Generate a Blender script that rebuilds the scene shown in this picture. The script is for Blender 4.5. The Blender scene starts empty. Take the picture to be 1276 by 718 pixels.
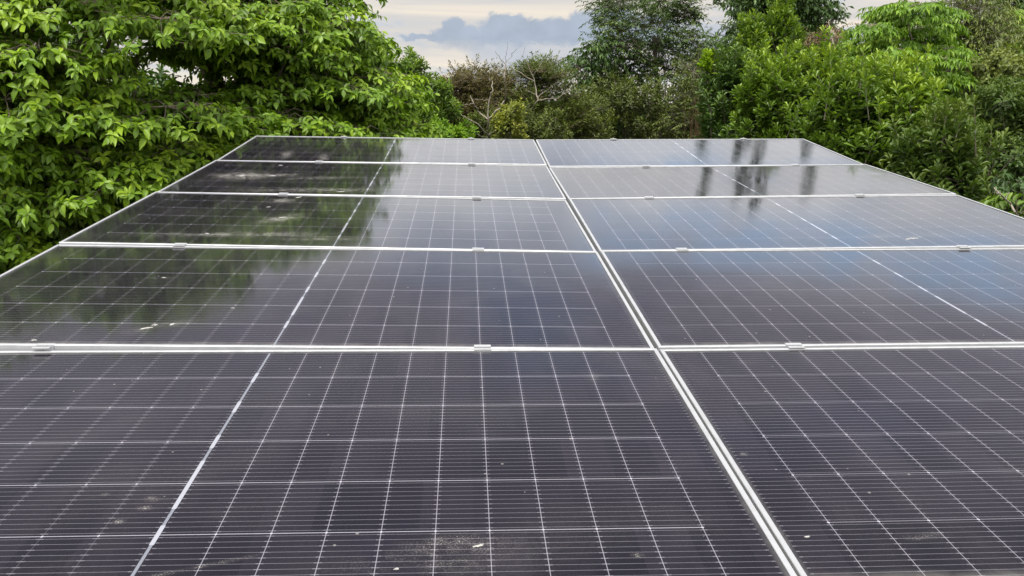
import bpy, bmesh, math, random
import numpy as np
from mathutils import Matrix, Vector, Euler

S = bpy.context.scene
COL = S.collection
R = math.radians

# ------------------------------------------------------------------ camera
TILT = R(6.0)                 # the array slopes gently up, away from the camera
H0 = 2.75                     # height of the near edge of the array above ground
F_PX, W_PX, H_PX = 1123.73, 1276.0, 718.0
T_ARR = Matrix.Translation((0, 0, H0)) @ Matrix.Rotation(TILT, 4, 'X')      # array plane -> world
CAM_ARR = (Matrix.Translation((-0.5363, -1.1692, 0.8507))
           @ Matrix.Rotation(-0.0545507, 4, 'Z') @ Matrix.Rotation(1.2868846, 4, 'X') @ Matrix.Rotation(0.0153554, 4, 'Z'))
CAM_W = T_ARR @ CAM_ARR
cam_d = bpy.data.cameras.new('camera')
cam = bpy.data.objects.new('camera', cam_d)
COL.objects.link(cam)
cam.matrix_world = CAM_W
cam_d.sensor_width = 36.0
cam_d.lens = F_PX / W_PX * 36.0
cam_d.clip_start = 0.05
cam_d.clip_end = 3000
S.camera = cam
CAMP = CAM_W.translation.copy()
CAMR = CAM_W.to_3x3()

def ray(px, py):
    return (CAMR @ Vector(((px - W_PX / 2) / F_PX, -(py - H_PX / 2) / F_PX, -1.0))).normalized()

def at(px, py, d):
    """world point seen at photo pixel (px, py) at horizontal distance d"""
    v = ray(px, py)
    return CAMP + v * (d / math.hypot(v.x, v.y))

# ------------------------------------------------------------------ world
SUN_EL, SUN_AZ = R(64), R(200)      # azimuth clockwise from +Y (the view direction): behind the camera
w = bpy.data.worlds.new("World")
S.world = w
w.use_nodes = True
nt = w.node_tree
for n in list(nt.nodes):
    nt.nodes.remove(n)

class NT:
    """small helper for building node trees"""
    def __init__(self, tree): self.t = tree; self.l = tree.links
    def n(self, kind, **kw):
        x = self.t.nodes.new(kind)
        for k, v in kw.items(): setattr(x, k, v)
        return x
    def put(self, sock, v):
        if isinstance(v, (int, float)): sock.default_value = v
        elif isinstance(v, (tuple, list)): sock.default_value = v if len(v) == len(sock.default_value) else tuple(v) + (1.0,)
        else: self.l.new(v, sock)
    def m(self, op, a, b=0.0, c=None):
        x = self.n('ShaderNodeMath', operation=op)
        self.put(x.inputs[0], a); self.put(x.inputs[1], b)
        if c is not None: self.put(x.inputs[2], c)
        return x.outputs[0]
    def ss(self, v, lo, hi):
        x = self.n('ShaderNodeMapRange', interpolation_type='SMOOTHSTEP')
        self.put(x.inputs[0], v); self.put(x.inputs[1], lo); self.put(x.inputs[2], hi)
        return x.outputs[0]
    def lin(self, v, lo, hi, a=0.0, b=1.0):
        x = self.n('ShaderNodeMapRange')
        self.put(x.inputs[0], v)
        for i, q in enumerate((lo, hi, a, b)): self.put(x.inputs[1 + i], q)
        return x.outputs[0]
    def mix(self, f, a, b):
        x = self.n('ShaderNodeMix', data_type='RGBA')
        self.put(x.inputs[0], f); self.put(x.inputs[6], a); self.put(x.inputs[7], b)
        return x.outputs[2]
    def noise(self, vec, scale, detail=3.0, rough=0.5, dist=0.0):
        x = self.n('ShaderNodeTexNoise')
        if vec is not None: self.l.new(vec, x.inputs['Vector'])
        x.inputs['Scale'].default_value = scale; x.inputs['Detail'].default_value = detail
        x.inputs['Roughness'].default_value = rough; x.inputs['Distortion'].default_value = dist
        return x.outputs[0]
    def xyz(self, x, y, z):
        c = self.n('ShaderNodeCombineXYZ')
        self.put(c.inputs[0], x); self.put(c.inputs[1], y); self.put(c.inputs[2], z)
        return c.outputs[0]

g = NT(nt)
sky = g.n('ShaderNodeTexSky', sky_type='NISHITA')
sky.sun_disc = False
sky.sun_elevation = SUN_EL
sky.sun_rotation = SUN_AZ
sky.air_density = 1.0; sky.dust_density = 1.5; sky.ozone_density = 1.0
tc = g.n('ShaderNodeTexCoord')
sep = g.n('ShaderNodeSeparateXYZ'); g.l.new(tc.outputs['Generated'], sep.inputs[0])
X, Y, Z = sep.outputs
AZ = g.m('ARCTAN2', X, Y)
EL = g.m('ARCSINE', Z)
zc = g.m('ADD', g.m('MAXIMUM', Z, 0.0), 0.16)
deck = g.xyz(g.m('DIVIDE', X, zc), g.m('DIVIDE', Y, zc), 0.0)           # a flat cloud deck overhead
n1 = g.noise(deck, 0.75, 5, 0.55, 0.4)
n2 = g.noise(deck, 2.1, 5, 0.6, 0.3)
streak = g.noise(g.xyz(g.m('MULTIPLY', AZ, 2.2), g.m('MULTIPLY', EL, 26.0), 3.1), 1.0, 5, 0.55, 0.6)
# cloud deck colours: warm and pale low down, neutral white-grey above
warm = g.mix(g.ss(streak, 0.35, 0.68), (3.35, 3.3, 3.3), (4.7, 4.25, 3.6))
patch = g.noise(g.xyz(g.m('MULTIPLY', AZ, 9.0), g.m('MULTIPLY', EL, 38.0), 9.3), 1.0, 5, 0.6, 0.5)
warm = g.mix(g.m('MULTIPLY', g.ss(patch, 0.47, 0.64), 0.85), warm, (2.75, 3.05, 3.45))
high = g.mix(g.ss(n2, 0.30, 0.72), (4.6, 4.9, 5.5), (8.0, 8.0, 8.1))
deckc = g.mix(g.ss(EL, R(7), R(20)), warm, high)
deckc = g.mix(g.ss(EL, R(16.5), R(23)), deckc, g.mix(g.ss(n2, 0.25, 0.75), (1.85, 1.85, 2.3), (2.6, 2.55, 2.95)))     # greyer bank higher up in front
deckc = g.mix(g.m('MULTIPLY', g.ss(EL, R(26), R(33)), 0.45), deckc, (1.0, 0.95, 1.3))
deckc = g.mix(g.m('MAXIMUM', g.ss(EL, R(46), R(66)), g.ss(Y, 0.15, -0.35)), deckc, (12.5, 12.3, 11.8))   # unseen bright sky overhead and behind, added to light the trees
cover = g.m('SUBTRACT', 1.0, g.m('MULTIPLY', g.ss(n1, 0.50, 0.64), g.m('MULTIPLY', g.ss(EL, R(6.5), R(13)), 0.6)))
cover = g.m('MULTIPLY', cover, g.lin(g.ss(streak, 0.28, 0.42), 0, 1, 0.75, 1.0))
bluesky = g.n('ShaderNodeVectorMath', operation='MULTIPLY')
g.l.new(sky.outputs[0], bluesky.inputs[0]); bluesky.inputs[1].default_value = (0.95, 1.0, 1.05)
skyc = g.mix(cover, bluesky.outputs[0], deckc)
# a band of thin blue sky between the cloud banks, to the right
az7 = math.atan2(ray(690, 200).x, ray(690, 200).y); az8 = math.atan2(ray(790, 200).x, ray(790, 200).y)
band = g.m('MULTIPLY', g.m('MULTIPLY', g.ss(EL, R(16.6), R(18.0)), g.m('SUBTRACT', 1.0, g.ss(EL, R(19.7), R(20.8)))), g.ss(AZ, az7, az8))
band = g.m('MULTIPLY', band, g.lin(g.ss(g.noise(deck, 5.0, 4, 0.6, 0.5), 0.36, 0.58), 0, 1, 0.30, 1.0))
skyc = g.mix(band, skyc, (3.5, 5.0, 7.2))
# the low blue-grey cumulus over the brown bushes
def azel(px, py):
    v = ray(px, py); return math.atan2(v.x, v.y), math.asin(v.z)
wob = g.xyz(g.m('MULTIPLY', AZ, 70.0), g.m('MULTIPLY', EL, 90.0), 4.2)
w1 = g.m('SUBTRACT', g.noise(wob, 1.0, 4, 0.6), 0.5); w2 = g.m('SUBTRACT', g.noise(wob, 0.9, 4, 0.6, 0.8), 0.5)
AZd = g.m('ADD', AZ, g.m('MULTIPLY', w1, 0.022)); ELd = g.m('ADD', EL, g.m('MULTIPLY', w2, 0.016))
def cumulus(base, puffs, bottom, soft_b, col, amount):
    tot = None
    for px, py, hx, hy in puffs:
        a0, e0 = azel(px, py)
        u = g.m('MULTIPLY', g.m('SUBTRACT', AZd, a0), F_PX / hx); v_ = g.m('MULTIPLY', g.m('SUBTRACT', ELd, e0), F_PX / hy)
        k = g.m('SUBTRACT', 1.0, g.m('SQRT', g.m('ADD', g.m('MULTIPLY', u, u), g.m('MULTIPLY', v_, v_))))
        tot = k if tot is None else g.m('MAXIMUM', tot, k)
    body = g.ss(tot, -0.04, 0.34)
    _, eb = azel(640, bottom); _, es = azel(640, bottom + soft_b)
    body = g.m('MULTIPLY', body, g.ss(ELd, es, eb))
    shade = g.lin(g.noise(wob, 0.5, 4, 0.6), 0.3, 0.7, 0.93, 1.08)
    cc = g.n('ShaderNodeVectorMath', operation='SCALE'); cc.inputs[0].default_value = col; g.l.new(shade, cc.inputs[3])
    return g.mix(g.m('MULTIPLY', body, amount), base, cc.outputs[0])
skyc = cumulus(skyc, [(665, 64, 75, 30), (620, 66, 40, 22), (715, 66, 50, 24), (745, 60, 40, 24)], 70, 30, (2.75, 2.95, 3.3), 0.75)
skyc = cumulus(skyc, [(566, 36, 17, 15), (575, 48, 40, 18), (535, 47, 42, 5), (618, 30, 17, 15), (632, 38, 44, 22), (645, 28, 14, 12), (662, 40, 44, 18), (700, 40, 52, 19), (738, 34, 40, 22), (765, 28, 34, 24), (800, 36, 50, 20)], 48, 22, (2.1, 2.45, 3.0), 0.95)
skyc = cumulus(skyc, [(865, 36, 40, 10), (895, 40, 30, 8)], 40, 12, (2.7, 2.95, 3.4), 0.7)
bg = g.n('ShaderNodeBackground'); bg.inputs[1].default_value = 0.1
g.l.new(skyc, bg.inputs[0])
wo = g.n('ShaderNodeOutputWorld'); g.l.new(bg.outputs[0], wo.inputs[0])

# ------------------------------------------------------------------ sun (veiled by cloud)
sd = bpy.data.lights.new('sun', 'SUN')
sd.energy = 2.6; sd.angle = R(18); sd.color = (1.0, 0.95, 0.86)
so = bpy.data.objects.new('sun', sd); COL.objects.link(so)
sv = Vector((math.sin(SUN_AZ) * math.cos(SUN_EL), math.cos(SUN_AZ) * math.cos(SUN_EL), math.sin(SUN_EL)))
so.rotation_euler = sv.to_track_quat('Z', 'Y').to_euler()
so.location = (0, -10, 30)

S.view_settings.view_transform = 'Standard'
S.view_settings.look = 'None'
S.view_settings.exposure = 1.0
S.view_settings.gamma = 1.0
S.view_settings.use_curve_mapping = False
try:
    S.cycles.max_bounces = 8; S.cycles.transmission_bounces = 4; S.cycles.diffuse_bounces = 3
    S.cycles.sample_clamp_indirect = 6.0
except Exception: pass

# ------------------------------------------------------------------ object helpers
def tag(o, label=None, cat=None, group=None, kind=None):
    if label: o['label'] = label
    if cat: o['category'] = cat
    if group: o['group'] = group
    if kind: o['kind'] = kind
    return o

def empty(name, loc=(0, 0, 0)):
    o = bpy.data.objects.new(name, None); COL.objects.link(o); o.location = loc
    o.empty_display_size = 0.2
    return o

def mesh_np(name, V, Fq, mat, parent=None, tint=None, smooth=False, tris=None):
    """mesh object from numpy arrays (world coordinates; children of an Empty get their offset removed)"""
    V = np.asarray(V, dtype=np.float32)
    if parent is not None: V = V - np.array(parent.location, dtype=np.float32)
    me = bpy.data.meshes.new(name)
    nq = len(Fq)
    me.vertices.add(len(V)); me.vertices.foreach_set('co', V.ravel())
    me.loops.add(nq * 4); me.loops.foreach_set('vertex_index', np.asarray(Fq, dtype=np.int32).ravel())
    me.polygons.add(nq)
    me.polygons.foreach_set('loop_start', np.arange(nq, dtype=np.int32) * 4)
    me.polygons.foreach_set('loop_total', np.full(nq, 4, dtype=np.int32))
    if smooth: me.polygons.foreach_set('use_smooth', np.ones(nq, dtype=bool))
    me.update(calc_edges=True)
    if tint is not None:
        a = me.attributes.new('tint', 'FLOAT', 'FACE')
        a.data.foreach_set('value', np.asarray(tint, dtype=np.float32))
    o = bpy.data.objects.new(name, me); COL.objects.link(o)
    me.materials.append(mat)
    if parent is not None: o.parent = parent
    return o

class MB:
    """collects boxes / tubes / fans into one bmesh"""
    def __init__(self): self.b = bmesh.new()
    def box(self, x0, x1, y0, y1, z0, z1, bev=0.0):
        r = bmesh.ops.create_cube(self.b, size=1.0)
        for v in r['verts']:
            v.co = ((x0 + x1) / 2 + v.co.x * (x1 - x0), (y0 + y1) / 2 + v.co.y * (y1 - y0), (z0 + z1) / 2 + v.co.z * (z1 - z0))
        if bev:
            es = list({e for v in r['verts'] for e in v.link_edges})
            bmesh.ops.bevel(self.b, geom=es, offset=bev, segments=2, affect='EDGES', profile=0.6)
        return self
    def cyl(self, c, r, h, seg=12, r2=None):
        q = bmesh.ops.create_cone(self.b, cap_ends=True, segments=seg, radius1=r, radius2=r if r2 is None else r2, depth=h)
        for v in q['verts']: v.co += Vector(c)
        return self
    def build(self, name, mat, parent=None, smooth=False):
        me = bpy.data.meshes.new(name); self.b.to_mesh(me); self.b.free()
        me.materials.append(mat)
        if smooth:
            for p in me.polygons: p.use_smooth = True
        o = bpy.data.objects.new(name, me); COL.objects.link(o)
        if parent is not None: o.parent = parent
        return o

# ------------------------------------------------------------------ materials
def new_mat(name):
    m = bpy.data.materials.new(name); m.use_nodes = True
    t = m.node_tree
    for n in list(t.nodes): t.nodes.remove(n)
    q = NT(t); out = q.n('ShaderNodeOutputMaterial')
    return m, q, out

def leaf_mat(name, dark, mid, light, rough=0.42, trans=0.28, spec=0.45):
    m, q, out = new_mat(name)
    a = q.n('ShaderNodeAttribute', attribute_name='tint')
    ramp = q.n('ShaderNodeValToRGB'); q.l.new(a.outputs['Fac'], ramp.inputs[0])
    e = ramp.color_ramp.elements
    e[0].position = 0.0; e[0].color = (*dark, 1); e[1].position = 1.0; e[1].color = (*light, 1)
    k = e.new(0.5); k.color = (*mid, 1)
    p = q.n('ShaderNodeBsdfPrincipled'); q.l.new(ramp.outputs[0], p.inputs['Base Color'])
    p.inputs['Roughness'].default_value = rough; p.inputs['Specular IOR Level'].default_value = spec
    tr = q.n('ShaderNodeBsdfTranslucent')
    tcol = q.n('ShaderNodeVectorMath', operation='MULTIPLY'); q.l.new(ramp.outputs[0], tcol.inputs[0]); tcol.inputs[1].default_value = (1.25, 1.35, 0.55)
    q.l.new(tcol.outputs[0], tr.inputs[0])
    mx = q.n('ShaderNodeMixShader'); mx.inputs[0].default_value = trans
    q.l.new(p.outputs[0], mx.inputs[1]); q.l.new(tr.outputs[0], mx.inputs[2])
    q.l.new(mx.outputs[0], out.inputs[0])
    return m

def bark_mat(name, c1, c2, scale=9.0):
    m, q, out = new_mat(name)
    t = q.n('ShaderNodeTexCoord')
    mp = q.n('ShaderNodeMapping'); q.l.new(t.outputs['Object'], mp.inputs[0]); mp.inputs['Scale'].default_value = (1, 1, 0.35)
    n = q.noise(mp.outputs[0], scale, 6, 0.65)
    n3 = q.noise(t.outputs['Object'], scale * 0.35, 3, 0.6)
    c = q.mix(q.ss(n, 0.35, 0.65), c1, c2)
    c = q.mix(q.m('MULTIPLY', q.ss(n3, 0.55, 0.7), 0.6), c, (0.20, 0.20, 0.16))
    p = q.n('ShaderNodeBsdfPrincipled'); q.l.new(c, p.inputs['Base Color']); p.inputs['Roughness'].default_value = 0.9
    b = q.n('ShaderNodeBump'); b.inputs['Strength'].default_value = 0.6; b.inputs['Distance'].default_value = 0.02
    q.l.new(n, b.inputs['Height']); q.l.new(b.outputs[0], p.inputs['Normal'])
    q.l.new(p.outputs[0], out.inputs[0])
    return m

LEAF = {
    'left':    leaf_mat('leaf_fresh_green', (0.050, 0.100, 0.010), (0.125, 0.220, 0.014), (0.240, 0.345, 0.022), 0.42, 0.30, 0.30),
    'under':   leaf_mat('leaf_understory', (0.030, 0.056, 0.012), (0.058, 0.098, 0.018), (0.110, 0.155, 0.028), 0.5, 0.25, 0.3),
    'shrub':   leaf_mat('leaf_shrub_green', (0.050, 0.088, 0.013), (0.105, 0.180, 0.019), (0.265, 0.355, 0.035), 0.42, 0.30, 0.35),
    'brown':   leaf_mat('leaf_brown', (0.046, 0.038, 0.016), (0.100, 0.086, 0.035), (0.180, 0.165, 0.064), 0.6, 0.2, 0.25),
    'olive':   leaf_mat('leaf_olive', (0.042, 0.056, 0.014), (0.090, 0.118, 0.026), (0.170, 0.205, 0.045), 0.5, 0.25, 0.3),
    'feather': leaf_mat('leaf_feathery', (0.034, 0.060, 0.016), (0.066, 0.105, 0.026), (0.125, 0.165, 0.044), 0.5, 0.22, 0.4),
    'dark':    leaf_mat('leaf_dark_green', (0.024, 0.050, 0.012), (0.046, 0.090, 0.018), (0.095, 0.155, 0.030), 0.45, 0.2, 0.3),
    'bright':  leaf_mat('leaf_bright_green', (0.065, 0.135, 0.012), (0.130, 0.235, 0.016), (0.260, 0.370, 0.030), 0.45, 0.34, 0.3),
    'yellow':  leaf_mat('leaf_yellow_green', (0.085, 0.110, 0.018), (0.190, 0.215, 0.035), (0.360, 0.350, 0.080), 0.45, 0.3, 0.3),
    'dry':     leaf_mat('leaf_dry', (0.085, 0.055, 0.028), (0.160, 0.112, 0.058), (0.260, 0.200, 0.115), 0.75, 0.12, 0.2),
}
BARK = bark_mat('bark_grey_brown', (0.10, 0.075, 0.055), (0.20, 0.165, 0.125))
BARK_D = bark_mat('bark_dark', (0.045, 0.034, 0.024), (0.11, 0.09, 0.065))
BARK_P = bark_mat('bark_pale', (0.13, 0.11, 0.085), (0.25, 0.22, 0.18), 25)
TWIG = bark_mat('bark_twig', (0.11, 0.075, 0.045), (0.22, 0.165, 0.105), 30)

def metal_mat(name, col, rough, met):
    m, q, out = new_mat(name)
    t = q.n('ShaderNodeTexCoord')
    n = q.noise(t.outputs['Object'], 18.0, 5, 0.6)
    c = q.mix(q.ss(n, 0.35, 0.75), col, tuple(v * 0.78 for v in col))
    p = q.n('ShaderNodeBsdfPrincipled'); q.l.new(c, p.inputs['Base Color'])
    p.inputs['Metallic'].default_value = met
    q.put(p.inputs['Roughness'], q.lin(n, 0.3, 0.7, rough - 0.06, rough + 0.1))
    q.l.new(p.outputs[0], out.inputs[0])
    return m
ALU = metal_mat('anodised_aluminium', (0.45, 0.46, 0.48), 0.45, 0.45)
STEEL = metal_mat('galvanised_steel', (0.42, 0.43, 0.44), 0.5, 0.7)
BOLT = metal_mat('stainless_bolt', (0.55, 0.55, 0.56), 0.3, 0.9)

# ---- the solar glass: cells, ribbons and the white grid between cells, all under textured glass
PW, PD = 2.094, 1.134
CX, CY = 0.093, 0.184
MID = 0.0045                      # half width of the strip between the two halves
def glass_mat():
    m, q, out = new_mat('solar_glass')
    t = q.n('ShaderNodeTexCoord')
    s = q.n('ShaderNodeSeparateXYZ'); q.l.new(t.outputs['Object'], s.inputs[0])
    x, y = s.outputs[0], s.outputs[1]
    ax = q.m('ABSOLUTE', x)
    u = q.m('DIVIDE', q.m('SUBTRACT', ax, MID), CX)               # column coordinate 0..11 from the middle strip
    v = q.m('DIVIDE', q.m('ADD', y, 3 * CY), CY)                   # row coordinate 0..6
    fu = q.m('ABSOLUTE', q.m('SUBTRACT', u, q.m('ROUND', u)))
    fv = q.m('ABSOLUTE', q.m('SUBTRACT', v, q.m('ROUND', v)))
    dx = q.m('MULTIPLY', fu, CX); dy = q.m('MULTIPLY', fv, CY)     # distance to the nearest grid line in metres
    def lt(a, b): return q.m('LESS_THAN', a, b)
    def gt(a, b): return q.m('GREATER_THAN', a, b)
    inx = q.m('MULTIPLY', gt(u, 0.5), lt(u, 10.5))
    ycell = q.m('MULTIPLY', gt(v, 0.02), lt(v, 5.98))
    vline = q.m('MULTIPLY', q.m('MULTIPLY', lt(dx, 0.00075), inx), ycell)
    iny = q.m('MULTIPLY', gt(v, 0.5), lt(v, 5.5))
    hline = q.m('MULTIPLY', q.m('MULTIPLY', lt(dy, 0.00105), iny), lt(u, 10.0))
    dot = q.m('MULTIPLY', lt(q.m('ADD', dx, dy), 0.0034), q.m('MULTIPLY', iny, inx))
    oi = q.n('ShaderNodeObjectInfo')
    lft = lt(oi.outputs['Object Index'], 5.5)                     # the left column's panels: weaker line glint on one half is put into the colour
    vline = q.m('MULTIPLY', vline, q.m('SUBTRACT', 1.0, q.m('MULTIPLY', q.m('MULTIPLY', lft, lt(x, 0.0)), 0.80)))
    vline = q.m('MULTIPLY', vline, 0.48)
    hline = q.m('MULTIPLY', hline, q.lin(lft, 0, 1, 0.38, 0.72))  # weaker glint of the right column's horizontal lines, also painted as dimmer colour
    grid = q.m('MAXIMUM', q.m('MAXIMUM', vline, hline), q.m('MULTIPLY', dot, 0.9))
    # thin wires across every cell
    wv = q.m('MULTIPLY', q.m('SUBTRACT', v, q.m('FLOOR', v)), 11.0)
    wd = q.m('ABSOLUTE', q.m('SUBTRACT', wv, q.m('ADD', q.m('FLOOR', wv), 0.5)))
    incell = q.m('MULTIPLY', q.m('MULTIPLY', gt(v, 0.0), lt(v, 6.0)), q.m('MULTIPLY', gt(u, 0.0), lt(u, 11.0)))
    wire = q.m('MULTIPLY', lt(wd, 0.037), incell)
    tips = q.m('MULTIPLY', q.m('MULTIPLY', lt(wd, 0.075), lt(dx, 0.0065)), incell)
    # middle strip and its brighter lapped ribbons
    strip = q.m('MULTIPLY', lt(ax, MID * 0.62), q.m('MULTIPLY', gt(v, 0.03), lt(v, 5.97)))
    lap = q.m('MULTIPLY', lt(ax, MID * 0.9), q.m('MULTIPLY', lt(fv, 0.17), iny))
    lap = q.m('MAXIMUM', lap, q.m('MULTIPLY', lt(ax, MID * 0.9), lt(q.m('ABSOLUTE', q.m('SUBTRACT', v, 2.0)), 0.52)))
    # colours
    cu = q.m('FLOOR', q.m('MULTIPLY', q.m('ADD', x, 3.0), 1 / CX)); cv = q.m('FLOOR', v)
    wn = q.n('ShaderNodeTexWhiteNoise'); q.l.new(q.xyz(cu, cv, oi.outputs['Random']), wn.inputs['Vector'])
    cell = q.mix(wn.outputs[0], (0.0040, 0.0036, 0.0062), (0.0100, 0.0082, 0.0128))
    back = (0.012, 0.012, 0.016)
    c = q.mix(incell, back, cell)
    c = q.mix(wire, c, (0.100, 0.096, 0.115))
    c = q.mix(tips, c, (0.115, 0.11, 0.13))
    c = q.mix(grid, c, (0.33, 0.32, 0.37))
    c = q.mix(strip, c, (0.15, 0.16, 0.19))
    c = q.mix(lap, c, (0.26, 0.27, 0.31))
    # a film of dust and dried drips
    obj = q.n('ShaderNodeVectorMath', operation='ADD'); q.l.new(t.outputs['Object'], obj.inputs[0])
    q.l.new(q.xyz(q.m('MULTIPLY', oi.outputs['Random'], 37.0), 0, 0), obj.inputs[1])
    nd = q.noise(obj.outputs[0], 3.2, 6, 0.62, 0.5)
    nf = q.noise(obj.outputs[0], 190.0, 2, 0.6)
    vo = q.n('ShaderNodeTexVoronoi'); q.l.new(obj.outputs[0], vo.inputs['Vector']); vo.inputs['Scale'].default_value = 27.0
    sp = q.n('ShaderNodeSeparateColor'); q.l.new(vo.outputs['Color'], sp.inputs[0])
    speck = q.m('MULTIPLY', lt(vo.outputs['Distance'], q.m('MULTIPLY', sp.outputs[1], 0.09)), gt(sp.outputs[0], 0.78))
    dust = q.m('ADD', q.m('MULTIPLY', q.ss(nd, 0.42, 0.75), 0.019), 0.003)
    dust = q.m('MULTIPLY', dust, q.lin(nf, 0.3, 0.7, 0.5, 1.5))
    # sprays of dried dirt, each with its own place on its own panel: (panel, x, y, half widths, angle, strength)
    vs = q.n('ShaderNodeTexVoronoi'); q.l.new(obj.outputs[0], vs.inputs['Vector']); vs.inputs['Scale'].default_value = 210.0
    grit = q.m('ADD', q.m('MULTIPLY', q.ss(q.noise(obj.outputs[0], 330.0, 3, 0.7), 0.52, 0.64), 0.9), 0.10)
    grit2 = q.ss(q.noise(obj.outputs[0], 14.0, 5, 0.7, 1.2), 0.40, 0.60)
    tot = None
    for (pi, sx, sy, hx, hy, an, st) in STAINS:
        ca, sa = math.cos(an), math.sin(an)
        ex = q.m('SUBTRACT', x, sx); ey = q.m('SUBTRACT', y, sy)
        rx = q.m('DIVIDE', q.m('ADD', q.m('MULTIPLY', ex, ca), q.m('MULTIPLY', ey, sa)), hx)
        ry = q.m('DIVIDE', q.m('SUBTRACT', q.m('MULTIPLY', ey, ca), q.m('MULTIPLY', ex, sa)), hy)
        r2 = q.m('ADD', q.m('MULTIPLY', rx, rx), q.m('MULTIPLY', ry, ry))
        k = q.m('MULTIPLY', q.m('EXPONENT', q.m('MULTIPLY', r2, -1.6)), q.m('MULTIPLY', q.m('COMPARE', oi.outputs['Object Index'], float(pi + 1), 0.1), st))
        tot = k if tot is None else q.m('ADD', tot, k)
    tot = q.m('MULTIPLY', tot, q.m('MULTIPLY', grit, q.lin(grit2, 0, 1, 0.22, 1.4)))
    edge = q.m('MINIMUM', q.m('SUBTRACT', PW / 2 - 0.0108, ax), q.m('SUBTRACT', PD / 2 - 0.0108, q.m('ABSOLUTE', y)))
    low = q.ss(q.m('ADD', y, PD / 2 - 0.0108), 0.045, 0.0)                 # silt gathers along the lower lip
    silt = q.m('MULTIPLY', q.m('MAXIMUM', q.m('MULTIPLY', q.ss(edge, 0.014, 0.0), 0.5), low), q.lin(q.noise(obj.outputs[0], 11.0, 5, 0.65), 0.3, 0.7, 0.02, 0.26))
    dust = q.m('MAXIMUM', q.m('MAXIMUM', dust, silt), q.m('MULTIPLY', speck, 0.22))
    dust = q.m('MINIMUM', q.m('ADD', dust, tot), 0.9)
    c = q.mix(dust, c, (0.48, 0.46, 0.43))
    p = q.n('ShaderNodeBsdfPrincipled'); q.l.new(c, p.inputs['Base Color'])
    q.put(p.inputs['Roughness'], q.m('ADD', q.lin(nd, 0.3, 0.75, 0.045, 0.110), q.m('MULTIPLY', speck, 0.5)))
    p.inputs['IOR'].default_value = 1.45
    nb = q.noise(obj.outputs[0], 1.7, 2, 0.5)
    b = q.n('ShaderNodeBump'); b.inputs['Strength'].default_value = 0.25; b.inputs['Distance'].default_value = 0.002
    q.l.new(nb, b.inputs['Height']); q.l.new(b.outputs[0], p.inputs['Normal'])
    q.l.new(p.outputs[0], out.inputs[0])
    return m

def ground_mat():
    m, q, out = new_mat('ground_soil_grass')
    t = q.n('ShaderNodeTexCoord')
    n = q.noise(t.outputs['Object'], 0.35, 6, 0.6); n2_ = q.noise(t.outputs['Object'], 9.0, 4, 0.6)
    c = q.mix(q.ss(n, 0.4, 0.62), (0.075, 0.058, 0.038), (0.045, 0.068, 0.018))
    c = q.mix(q.m('MULTIPLY', n2_, 0.6), c, (0.035, 0.040, 0.018))
    p = q.n('ShaderNodeBsdfPrincipled'); q.l.new(c, p.inputs['Base Color']); p.inputs['Roughness'].default_value = 0.95
    q.l.new(p.outputs[0], out.inputs[0])
    return m
GROUND = ground_mat()

def splat_mat():
    m, q, out = new_mat('dried_dropping')
    t = q.n('ShaderNodeTexCoord'); n = q.noise(t.outputs['Object'], 60, 4, 0.6)
    c = q.mix(n, (0.21, 0.205, 0.19), (0.40, 0.395, 0.38))
    p = q.n('ShaderNodeBsdfPrincipled'); q.l.new(c, p.inputs['Base Color']); p.inputs['Roughness'].default_value = 0.9
    q.l.new(p.outputs[0], out.inputs[0]); return m
SPLAT = splat_mat()

# ------------------------------------------------------------------ ground
gm = bmesh.new()
bmesh.ops.create_grid(gm, x_segments=80, y_segments=80, size=600)
rg = random.Random(3)
for v in gm.verts:
    d = v.co.length
    v.co.z = 0.0 if d < 25 else rg.uniform(-0.25, 0.1)
me = bpy.data.meshes.new('ground'); gm.to_mesh(me); gm.free(); me.materials.append(GROUND)
o = bpy.data.objects.new('ground', me); COL.objects.link(o); tag(o, kind='structure')

# ------------------------------------------------------------------ support frame under the array
GX, GY = 0.0177, 0.0163
PITCH = PD + GY
fr = empty('support_frame', (0, 0, 0)); tag(fr, 'grey steel support frame standing under the solar panels', 'support frame')
fr.matrix_world = Matrix.Identity(4)
def arr_box(mb, x0, x1, y0, y1, z0, z1):
    n0 = len(mb.b.verts); mb.box(x0, x1, y0, y1, z0, z1); mb.b.verts.ensure_lookup_table()
    for v in mb.b.verts[n0:]: v.co = T_ARR @ v.co
RAILX = [-1.647, -0.479, 0.40, 1.57]
for rx in RAILX:
    mb = MB(); arr_box(mb, rx - 0.02, rx + 0.02, 0.02, 5 * PITCH - 0.03, -0.150, -0.095); mb.build('rail', STEEL, fr)
for by in (0.55, 2.9, 5.2):
    mb = MB(); arr_box(mb, -2.05, 2.05, by - 0.04, by + 0.04, -0.255, -0.152); mb.build('beam', STEEL, fr)
    for bx in (-1.9, 0.0, 1.9):
        top = T_ARR @ Vector((bx, by, -0.26))
        mb = MB(); mb.box(top.x - 0.04, top.x + 0.04, top.y - 0.04, top.y + 0.04, -0.3, top.z); mb.build('post', STEEL, fr)

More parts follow.
